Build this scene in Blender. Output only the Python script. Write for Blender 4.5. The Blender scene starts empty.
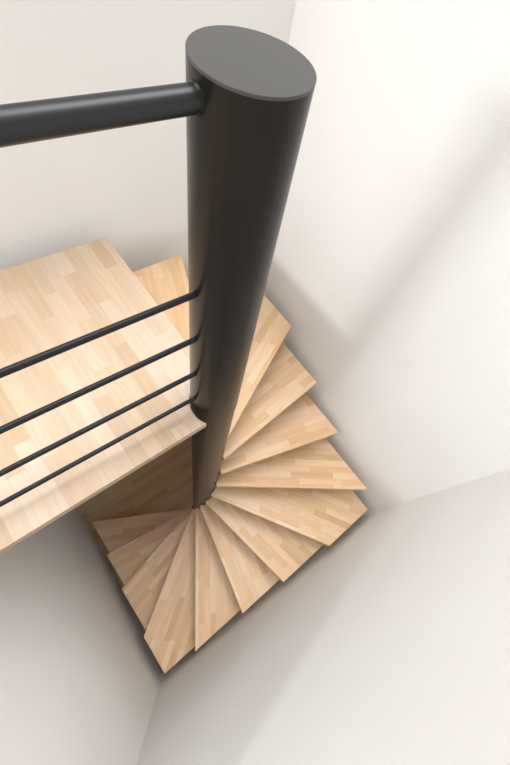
import bpy, bmesh, math, random
from mathutils import Vector, Matrix

sc = bpy.context.scene
COL = sc.collection
random.seed(4)

# ------------------------------------------------------------------ camera
W, H = 510, 765
F_PX = 352.96
PX, PY = 21.04, 13.44                      # principal point offset in px
CAM = Vector((-0.3438, -0.4084, 3.9024))
M = Matrix(((0.7653291726, -0.4896292577, 0.4177732011),
            (-0.6107293410, -0.7573275957, 0.2312241008),
            (0.2031770891, -0.4321089016, -0.8786358561)))   # columns: right, down, forward
cd = bpy.data.cameras.new('camera')
cam = bpy.data.objects.new('camera', cd)
COL.objects.link(cam)
R4 = Matrix.Identity(4)
for i in range(3):
    R4[i][0] = M[i][0]; R4[i][1] = -M[i][1]; R4[i][2] = -M[i][2]
    R4[i][3] = CAM[i]
cam.matrix_world = R4
cd.sensor_fit = 'VERTICAL'; cd.sensor_height = 36.0; cd.sensor_width = 24.0
cd.lens = F_PX / H * 36.0
cd.shift_x = -PX / H
cd.shift_y = PY / H
cd.clip_start = 0.01; cd.clip_end = 50
sc.camera = cam

# ------------------------------------------------------------------ view, world, lights
sc.view_settings.view_transform = 'Standard'
sc.view_settings.look = 'None'
sc.view_settings.exposure = 0.07
sc.view_settings.gamma = 1.0
sc.view_settings.use_curve_mapping = False

wd = bpy.data.worlds.new('world'); sc.world = wd; wd.use_nodes = True
bg = wd.node_tree.nodes['Background']
bg.inputs[0].default_value = (1.0, 1.0, 1.0, 1); bg.inputs[1].default_value = 0.75

def daylight(name, towards, strength, spread, col):
    ld = bpy.data.lights.new(name, 'SUN'); ld.energy = strength; ld.angle = math.radians(spread); ld.color = col
    o = bpy.data.objects.new(name, ld); COL.objects.link(o)
    o.rotation_euler = Vector(towards).to_track_quat('Z', 'Y').to_euler(); o.location = (0, 0, 6)
wl = bpy.data.lights.new('low_window_daylight', 'AREA'); wl.shape = 'RECTANGLE'; wl.size = 0.75; wl.size_y = 0.34; wl.energy = 60
wo = bpy.data.objects.new('low_window_daylight', wl); COL.objects.link(wo); wo.location = (-3.5, 0.11, 4.29)
wo.rotation_euler = (Vector((0.88, -0.15, 2.9)) - wo.location).to_track_quat('-Z', 'Y').to_euler()
daylight('roof_daylight', (-0.14, 0.28, 1), 2.35, 48, (1.0, 1.0, 1.0))
daylight('side_fill', (0.45, 0.05, 1), 2.0, 34, (1.0, 0.99, 0.97))  # added fill sun without a known source, lifts the left wall

# ------------------------------------------------------------------ dimensions (metres)
RISE = 0.2
XR, YT, YB, XL = 0.848, 0.790, -0.853, -0.882       # treads' outer edges
WR, WT, WB, WL = 0.898, 0.876, -0.905, -0.962       # wall faces
PHI0, DPHI, E = 1.2136, -0.3737, -0.0564
RC, ZTOP, ZL = 0.0770, 3.7053, 2.80
RC_LOW, RC_MID = 0.0790, 0.0812      # the pipe is a little stouter lower down
ZF = -0.2
ZC = 3.95

# ------------------------------------------------------------------ materials
def nodes(name):
    m = bpy.data.materials.new(name); m.use_nodes = True
    nt = m.node_tree; b = nt.nodes['Principled BSDF']
    return m, nt, b
def N(nt, t, **kw):
    n = nt.nodes.new(t)
    for k, v in kw.items(): setattr(n, k, v)
    return n
def math_(nt, op, a, b=None, c=None):
    n = N(nt, 'ShaderNodeMath', operation=op)
    for i, v in enumerate((a, b, c)):
        if v is None: continue
        if isinstance(v, (int, float)): n.inputs[i].default_value = v
        else: nt.links.new(v, n.inputs[i])
    return n.outputs[0]

def plaster():
    m, nt, b = nodes('white_plaster')
    tc = N(nt, 'ShaderNodeTexCoord')
    n1 = N(nt, 'ShaderNodeTexNoise'); n1.inputs['Scale'].default_value = 1.6; n1.inputs['Detail'].default_value = 5
    n2 = N(nt, 'ShaderNodeTexNoise'); n2.inputs['Scale'].default_value = 160; n2.inputs['Detail'].default_value = 3
    nt.links.new(tc.outputs['Object'], n1.inputs['Vector']); nt.links.new(tc.outputs['Object'], n2.inputs['Vector'])
    cr = N(nt, 'ShaderNodeValToRGB')
    cr.color_ramp.elements[0].position = 0.3; cr.color_ramp.elements[0].color = (0.86, 0.853, 0.838, 1)
    cr.color_ramp.elements[1].position = 0.72; cr.color_ramp.elements[1].color = (0.893, 0.89, 0.878, 1)
    nt.links.new(n1.outputs['Fac'], cr.inputs[0]); nt.links.new(cr.outputs[0], b.inputs['Base Color'])
    b.inputs['Roughness'].default_value = 0.75
    bp = N(nt, 'ShaderNodeBump'); bp.inputs['Strength'].default_value = 0.12; bp.inputs['Distance'].default_value = 0.002
    nt.links.new(n2.outputs['Fac'], bp.inputs['Height']); nt.links.new(bp.outputs[0], b.inputs['Normal'])
    return m

def staves(name, along='X', row_w=0.043, length=0.30, tone=1.0, WOOD=None):
    """finger-jointed solid beech board: strips of staves with their own tones, fine grain."""
    m, nt, b = nodes(name)
    tc = N(nt, 'ShaderNodeTexCoord'); oi = N(nt, 'ShaderNodeObjectInfo')
    sp = N(nt, 'ShaderNodeSeparateXYZ'); nt.links.new(tc.outputs['Object'], sp.inputs[0])
    u, v = (sp.outputs[0], sp.outputs[1]) if along == 'X' else (sp.outputs[1], sp.outputs[0])
    seed = math_(nt, 'MULTIPLY', oi.outputs['Random'], 37.0)
    vr = math_(nt, 'DIVIDE', math_(nt, 'ADD', v, 3.0), row_w)
    row = math_(nt, 'FLOOR', vr)
    rw = N(nt, 'ShaderNodeTexWhiteNoise', noise_dimensions='2D')
    cx = N(nt, 'ShaderNodeCombineXYZ'); nt.links.new(row, cx.inputs[0]); nt.links.new(seed, cx.inputs[1])
    nt.links.new(cx.outputs[0], rw.inputs['Vector'])
    off = math_(nt, 'MULTIPLY', rw.outputs['Value'], 5.0)
    ur = math_(nt, 'DIVIDE', math_(nt, 'ADD', math_(nt, 'ADD', u, 4.0), off), length)
    colm = math_(nt, 'FLOOR', ur)
    cx2 = N(nt, 'ShaderNodeCombineXYZ')
    nt.links.new(row, cx2.inputs[0]); nt.links.new(colm, cx2.inputs[1]); nt.links.new(seed, cx2.inputs[2])
    wn = N(nt, 'ShaderNodeTexWhiteNoise', noise_dimensions='3D'); nt.links.new(cx2.outputs[0], wn.inputs['Vector'])
    cr = N(nt, 'ShaderNodeValToRGB'); e = cr.color_ramp.elements
    e[0].position = 0.0; e[0].color = WOOD[0]
    e[1].position = 1.0; e[1].color = WOOD[-1]
    for i, c in enumerate(WOOD[1:-1]):
        k = cr.color_ramp.elements.new((i + 1) / (len(WOOD) - 1)); k.color = c
    nt.links.new(wn.outputs['Value'], cr.inputs[0])
    # grain: noise stretched along the strip, shifted per stave
    gx = math_(nt, 'ADD', math_(nt, 'MULTIPLY', u, 3.0), math_(nt, 'MULTIPLY', wn.outputs['Value'], 50.0))
    gy = math_(nt, 'MULTIPLY', v, 45.0)
    cg = N(nt, 'ShaderNodeCombineXYZ'); nt.links.new(gx, cg.inputs[0]); nt.links.new(gy, cg.inputs[1])
    nt.links.new(math_(nt, 'MULTIPLY', sp.outputs[2], 45.0), cg.inputs[2])
    gn = N(nt, 'ShaderNodeTexNoise'); gn.inputs['Scale'].default_value = 1.6; gn.inputs['Detail'].default_value = 6
    gn.inputs['Roughness'].default_value = 0.6; gn.inputs['Distortion'].default_value = 0.4
    nt.links.new(cg.outputs[0], gn.inputs['Vector'])
    gr = N(nt, 'ShaderNodeMapRange'); gr.inputs[1].default_value = 0.3; gr.inputs[2].default_value = 0.7
    gr.inputs[3].default_value = 0.90 * tone; gr.inputs[4].default_value = 1.06 * tone
    nt.links.new(gn.outputs['Fac'], gr.inputs[0])
    mx = N(nt, 'ShaderNodeVectorMath', operation='SCALE')
    nt.links.new(cr.outputs[0], mx.inputs[0]); nt.links.new(gr.outputs[0], mx.inputs['Scale'])
    # glue lines
    fr = math_(nt, 'FRACT', vr); d1 = math_(nt, 'MULTIPLY', math_(nt, 'MINIMUM', fr, math_(nt, 'SUBTRACT', 1.0, fr)), row_w)
    fu = math_(nt, 'FRACT', ur); d2 = math_(nt, 'MULTIPLY', math_(nt, 'MINIMUM', fu, math_(nt, 'SUBTRACT', 1.0, fu)), length)
    ln = math_(nt, 'LESS_THAN', math_(nt, 'MINIMUM', d1, d2), 0.0005)
    dk = math_(nt, 'SUBTRACT', 1.0, math_(nt, 'MULTIPLY', ln, 0.14))
    mx2 = N(nt, 'ShaderNodeVectorMath', operation='SCALE')
    nt.links.new(mx.outputs[0], mx2.inputs[0]); nt.links.new(dk, mx2.inputs['Scale'])
    nt.links.new(mx2.outputs[0], b.inputs['Base Color'])
    b.inputs['Roughness'].default_value = 0.42
    b.inputs['Specular IOR Level'].default_value = 0.4
    bp = N(nt, 'ShaderNodeBump'); bp.inputs['Strength'].default_value = 0.05; bp.inputs['Distance'].default_value = 0.001
    nt.links.new(gn.outputs['Fac'], bp.inputs['Height']); nt.links.new(bp.outputs[0], b.inputs['Normal'])
    return m

TAN = [(0.66, 0.42, 0.225, 1), (0.735, 0.49, 0.28, 1), (0.77, 0.525, 0.315, 1), (0.79, 0.555, 0.35, 1), (0.82, 0.615, 0.41, 1)]
TAN_DIMMED = [(0.415, 0.285, 0.175, 1), (0.455, 0.332, 0.22, 1), (0.47, 0.35, 0.243, 1), (0.475, 0.36, 0.255, 1), (0.50, 0.39, 0.29, 1)]  # same beech for the landing, colour dimmed to offset the strong light there

def metal(name, base, rough, coat=0.0, spec=0.5):
    m, nt, b = nodes(name)
    tc = N(nt, 'ShaderNodeTexCoord'); n = N(nt, 'ShaderNodeTexNoise'); n.inputs['Scale'].default_value = 420
    nt.links.new(tc.outputs['Object'], n.inputs['Vector'])
    bp = N(nt, 'ShaderNodeBump'); bp.inputs['Strength'].default_value = 0.12; bp.inputs['Distance'].default_value = 0.0006
    nt.links.new(n.outputs['Fac'], bp.inputs['Height']); nt.links.new(bp.outputs[0], b.inputs['Normal'])
    b.inputs['Base Color'].default_value = base; b.inputs['Roughness'].default_value = rough
    b.inputs['Metallic'].default_value = 0.0
    b.inputs['Specular IOR Level'].default_value = spec
    b.inputs['Coat Weight'].default_value = coat; b.inputs['Coat Roughness'].default_value = 0.3
    return m

M_WALL = plaster()
M_TREAD = staves('beech_staves_tread', 'X', WOOD=TAN)
M_LAND = staves('beech_staves_landing', 'Y', 0.048, 0.36, 1.0, TAN_DIMMED)
M_FLOOR = staves('beech_staves_floor', 'X', 0.055, 0.5, 0.85, TAN)
M_STEEL = metal('charcoal_powder_coat', (0.010, 0.0085, 0.007, 1), 0.27, spec=0.22)
M_BAR = metal('black_powder_coat', (0.009, 0.0095, 0.012, 1), 0.42, spec=0.3)
M_RAIL = metal('charcoal_rail_coat', (0.012, 0.0125, 0.014, 1), 0.34, spec=0.45)
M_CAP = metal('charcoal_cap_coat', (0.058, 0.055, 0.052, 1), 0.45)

# ------------------------------------------------------------------ helpers
def link(name, bm, mat, parent=None, smooth=False, bevel=0.0, loc=None, rotz=0.0, segs=2):
    bmesh.ops.recalc_face_normals(bm, faces=bm.faces)
    me = bpy.data.meshes.new(name); bm.to_mesh(me); bm.free()
    me.materials.append(mat)
    if smooth:
        me.polygons.foreach_set('use_smooth', [True] * len(me.polygons))
    o = bpy.data.objects.new(name, me); COL.objects.link(o)
    if parent: o.parent = parent
    if loc: o.location = loc
    o.rotation_euler.z = rotz
    if bevel:
        b = o.modifiers.new('bevel', 'BEVEL'); b.width = bevel; b.segments = segs; b.limit_method = 'ANGLE'; b.angle_limit = math.radians(50)
    return o
def box(bm, x0, x1, y0, y1, z0, z1):
    vs = [bm.verts.new((x, y, z)) for z in (z0, z1) for x, y in ((x0, y0), (x1, y0), (x1, y1), (x0, y1))]
    for f in ((0, 1, 2, 3), (4, 5, 6, 7), (0, 1, 5, 4), (1, 2, 6, 5), (2, 3, 7, 6), (3, 0, 4, 7)):
        bm.faces.new([vs[i] for i in f])
def struct(name, x0, x1, y0, y1, z0, z1, mat):
    bm = bmesh.new(); box(bm, x0, x1, y0, y1, z0, z1)
    o = link(name, bm, mat); o['kind'] = 'structure'; return o
def prism(pts, z0, z1):
    bm = bmesh.new()
    lo = [bm.verts.new((p[0], p[1], z0)) for p in pts]; hi = [bm.verts.new((p[0], p[1], z1)) for p in pts]
    n = len(pts)
    bm.faces.new(lo); bm.faces.new(hi)
    for i in range(n): bm.faces.new((lo[i], lo[(i + 1) % n], hi[(i + 1) % n], hi[i]))
    return bm
def revolve(profile, axis='Z', seg=96):
    """profile: (radius, height) pairs turned about the axis; ends are closed on the axis."""
    bm = bmesh.new(); rings = []
    def P(r, h, a):
        c, s = r * math.cos(a), r * math.sin(a)
        return (c, s, h) if axis == 'Z' else (h, c, s)
    for r, h in profile:
        rings.append([bm.verts.new(P(r, h, 2 * math.pi * i / seg)) for i in range(seg)])
    for a, b in zip(rings, rings[1:]):
        for i in range(seg): bm.faces.new((a[i], a[(i + 1) % seg], b[(i + 1) % seg], b[i]))
    bm.faces.new(rings[0]); bm.faces.new(rings[-1])
    return bm
def empty(name, loc, label, cat):
    o = bpy.data.objects.new(name, None); COL.objects.link(o); o.location = loc
    o.empty_display_size = 0.1; o['label'] = label; o['category'] = cat
    return o
def set_smooth(o, ang=40):
    me = o.data
    for p in me.polygons: p.use_smooth = len(p.vertices) == 4
    bm = bmesh.new(); bm.from_mesh(me)
    for e in bm.edges:
        e.smooth = not (len(e.link_faces) == 2 and e.calc_face_angle(0) > math.radians(ang))
    bm.to_mesh(me); bm.free()

# ------------------------------------------------------------------ the stair shaft and upper room
UX0, UY0, UY1 = -3.2, WB, WT
T = 0.12
struct('floor', WL - T, WR + T, WB - T, WT + T, ZF - 0.1, ZF, M_FLOOR)
struct('wall_right', WR, WR + T, WB - T, WT + T, ZF, ZC, M_WALL)
struct('wall_front', WL - T, WR, WB - T, WB, ZF, ZC, M_WALL)
struct('wall_back', WL, WR, WT, WT + T, ZF, ZC, M_WALL)
struct('wall_left', WL - T, WL, WB, WT + T, ZF, ZL - 0.04, M_WALL)
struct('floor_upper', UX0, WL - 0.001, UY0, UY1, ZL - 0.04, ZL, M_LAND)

# ------------------------------------------------------------------ spiral staircase
def clip(poly, nx, ny, d):
    """keep the side where nx*x + ny*y >= d"""
    out = []
    for i, p in enumerate(poly):
        q = poly[(i + 1) % len(poly)]
        a = nx * p[0] + ny * p[1] - d; b = nx * q[0] + ny * q[1] - d
        if a >= 0: out.append(p)
        if a * b < 0:
            t = a / (a - b); out.append((p[0] + t * (q[0] - p[0]), p[1] + t * (q[1] - p[1])))
    return out
def arc(cx, cy, r, a0, a1, n):
    return [(cx + r * math.cos(a0 + (a1 - a0) * i / n), cy + r * math.sin(a0 + (a1 - a0) * i / n)) for i in range(n + 1)]

def tread_outline(k):
    ph = PHI0 + DPHI * k; pb = ph - DPHI
    poly = [(XL, YB), (XR, YB), (XR, YT), (XL, YT)]
    u = (math.cos(ph), math.sin(ph)); n = (-u[1], u[0]); nb = (-math.sin(pb), math.cos(pb)); ub = (math.cos(pb), math.sin(pb))
    poly = clip(poly, n[0], n[1], E)                      # nosing
    poly = clip(poly, -nb[0], -nb[1], -(E + 0.035))        # rear edge, tucked under the tread above
    # start beside the column
    poly = clip(poly, u[0], u[1], 0.0)
    # world -> local (x along the nosing)
    loc = [(p[0] * u[0] + p[1] * u[1], p[0] * n[0] + p[1] * n[1]) for p in poly]
    # replace the corners near the column by a hollow that follows the pipe
    far = [p for p in loc if p[0] > 0.3]
    far.sort(key=lambda p: math.atan2(p[1], p[0]))
    r = RC_LOW + 0.003
    # rear line in local frame: direction rotated by -DPHI
    a = -DPHI; dn = (-math.sin(a), math.cos(a)); off = E + 0.035
    # rear line meets the hollow
    h = math.sqrt(r * r - off * off); rear = (math.cos(a) * h + dn[0] * off, math.sin(a) * h + dn[1] * off)
    a1 = math.atan2(rear[1], rear[0])
    x_in = 0.074
    # tip: rounded corner between the nosing line and the inner end
    tr = 0.007
    tip = arc(x_in + tr, E + tr, tr, math.pi, 1.5 * math.pi, 5)
    a0 = -math.acos(min(1, (x_in + 0.0) / r)) if x_in < r else -0.3
    hollow = arc(0, 0, r, a1, a0, 8)
    return far + hollow + tip, ph

stair = empty('spiral_staircase', (0, 0, ZF), 'spiral staircase of pale wooden treads winding around a thick charcoal column', 'staircase')
prof = [(RC, ZF), (RC, ZTOP - 0.0012)]
bm = revolve([(0.13, 0.0), (0.13, 0.010), (RC + 0.002, 0.012)], seg=64)
plate = link('base_plate', bm, M_STEEL, stair); set_smooth(plate)
column = link('column', revolve([(RC_LOW, 0.0), (RC_LOW, ZL - 0.05 - ZF), (RC_MID, ZL - 0.03 - ZF), (RC, ZTOP - ZF - 0.004)], seg=160), M_STEEL, stair); set_smooth(column)
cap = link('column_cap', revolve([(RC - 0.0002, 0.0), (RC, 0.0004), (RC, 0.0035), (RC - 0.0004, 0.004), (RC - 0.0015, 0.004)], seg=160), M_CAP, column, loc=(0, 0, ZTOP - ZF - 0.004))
set_smooth(cap, 30)
cap['label'] = 'flat grey end cap closing the column'
TH = 0.036
for k in range(14):
    pts, ph = tread_outline(k)
    link('tread', prism(pts, -TH, 0.0), M_TREAD, stair, bevel=0.0015, loc=(0, 0, (13 - k) * RISE - ZF), rotz=ph)

# ------------------------------------------------------------------ landing
YF, XE, RL, CX, CY = -0.070, 0.036, 0.091, -0.003, -0.019
landing = empty('landing_platform', (-0.45, 0.36, ZL), 'pale wooden landing board with a hollow cut around the column, behind the black bars', 'landing')
a0 = math.atan2(YF - CY, -math.sqrt(RL * RL - (YF - CY) ** 2)) % (2 * math.pi)
a1 = math.acos((XE - CX) / RL)
cut = arc(CX, CY, RL, a1, a0, 28)
pts = [(XE, YT + 0.022)] + cut + [(WL, YF), (WL, YT + 0.022)]
pts = [(p[0] + 0.45, p[1] - 0.36) for p in pts]
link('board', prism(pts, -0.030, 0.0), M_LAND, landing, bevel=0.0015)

# ------------------------------------------------------------------ guard railing
YBAR = 0.0
rail = empty('guard_railing', (0, 0, ZL), 'charcoal guard railing of one round handrail over four thin black bars', 'railing')
XEND = -1.05
rail.rotation_euler.z = math.radians(-1.2)
def tube_x(name, z, r, mat, y, x_in, smooth_end=True):
    L = x_in - XEND
    o = link(name, revolve([(r, 0.0), (r, L)], axis='X', seg=48), mat, rail, loc=(XEND, y, z - ZL)); set_smooth(o); return o
def xin(z): return -(RC_MID + (RC - RC_MID) * (z - ZL + 0.03) / (ZTOP - ZL + 0.03))
hr = tube_x('handrail', 3.6745, 0.0148, M_RAIL, 0.0, xin(3.6745) + 0.001)
c = link('weld_collar', revolve([(0.0148, 0.0), (0.0160, 0.002), (0.0166, 0.005)], axis='X', seg=48), M_STEEL, hr, loc=(xin(3.6745) - 0.0035 - XEND, 0, 0)); set_smooth(c)
for z in (3.345, 3.190, 3.024, 2.866):
    tube_x('bar', z, 0.0067, M_BAR, YBAR, xin(z) + 0.001)
post = link('end_post', revolve([(0.02, 0.0), (0.02, 0.905)], seg=32), M_RAIL, rail, loc=(XEND, 0, 0)); set_smooth(post)
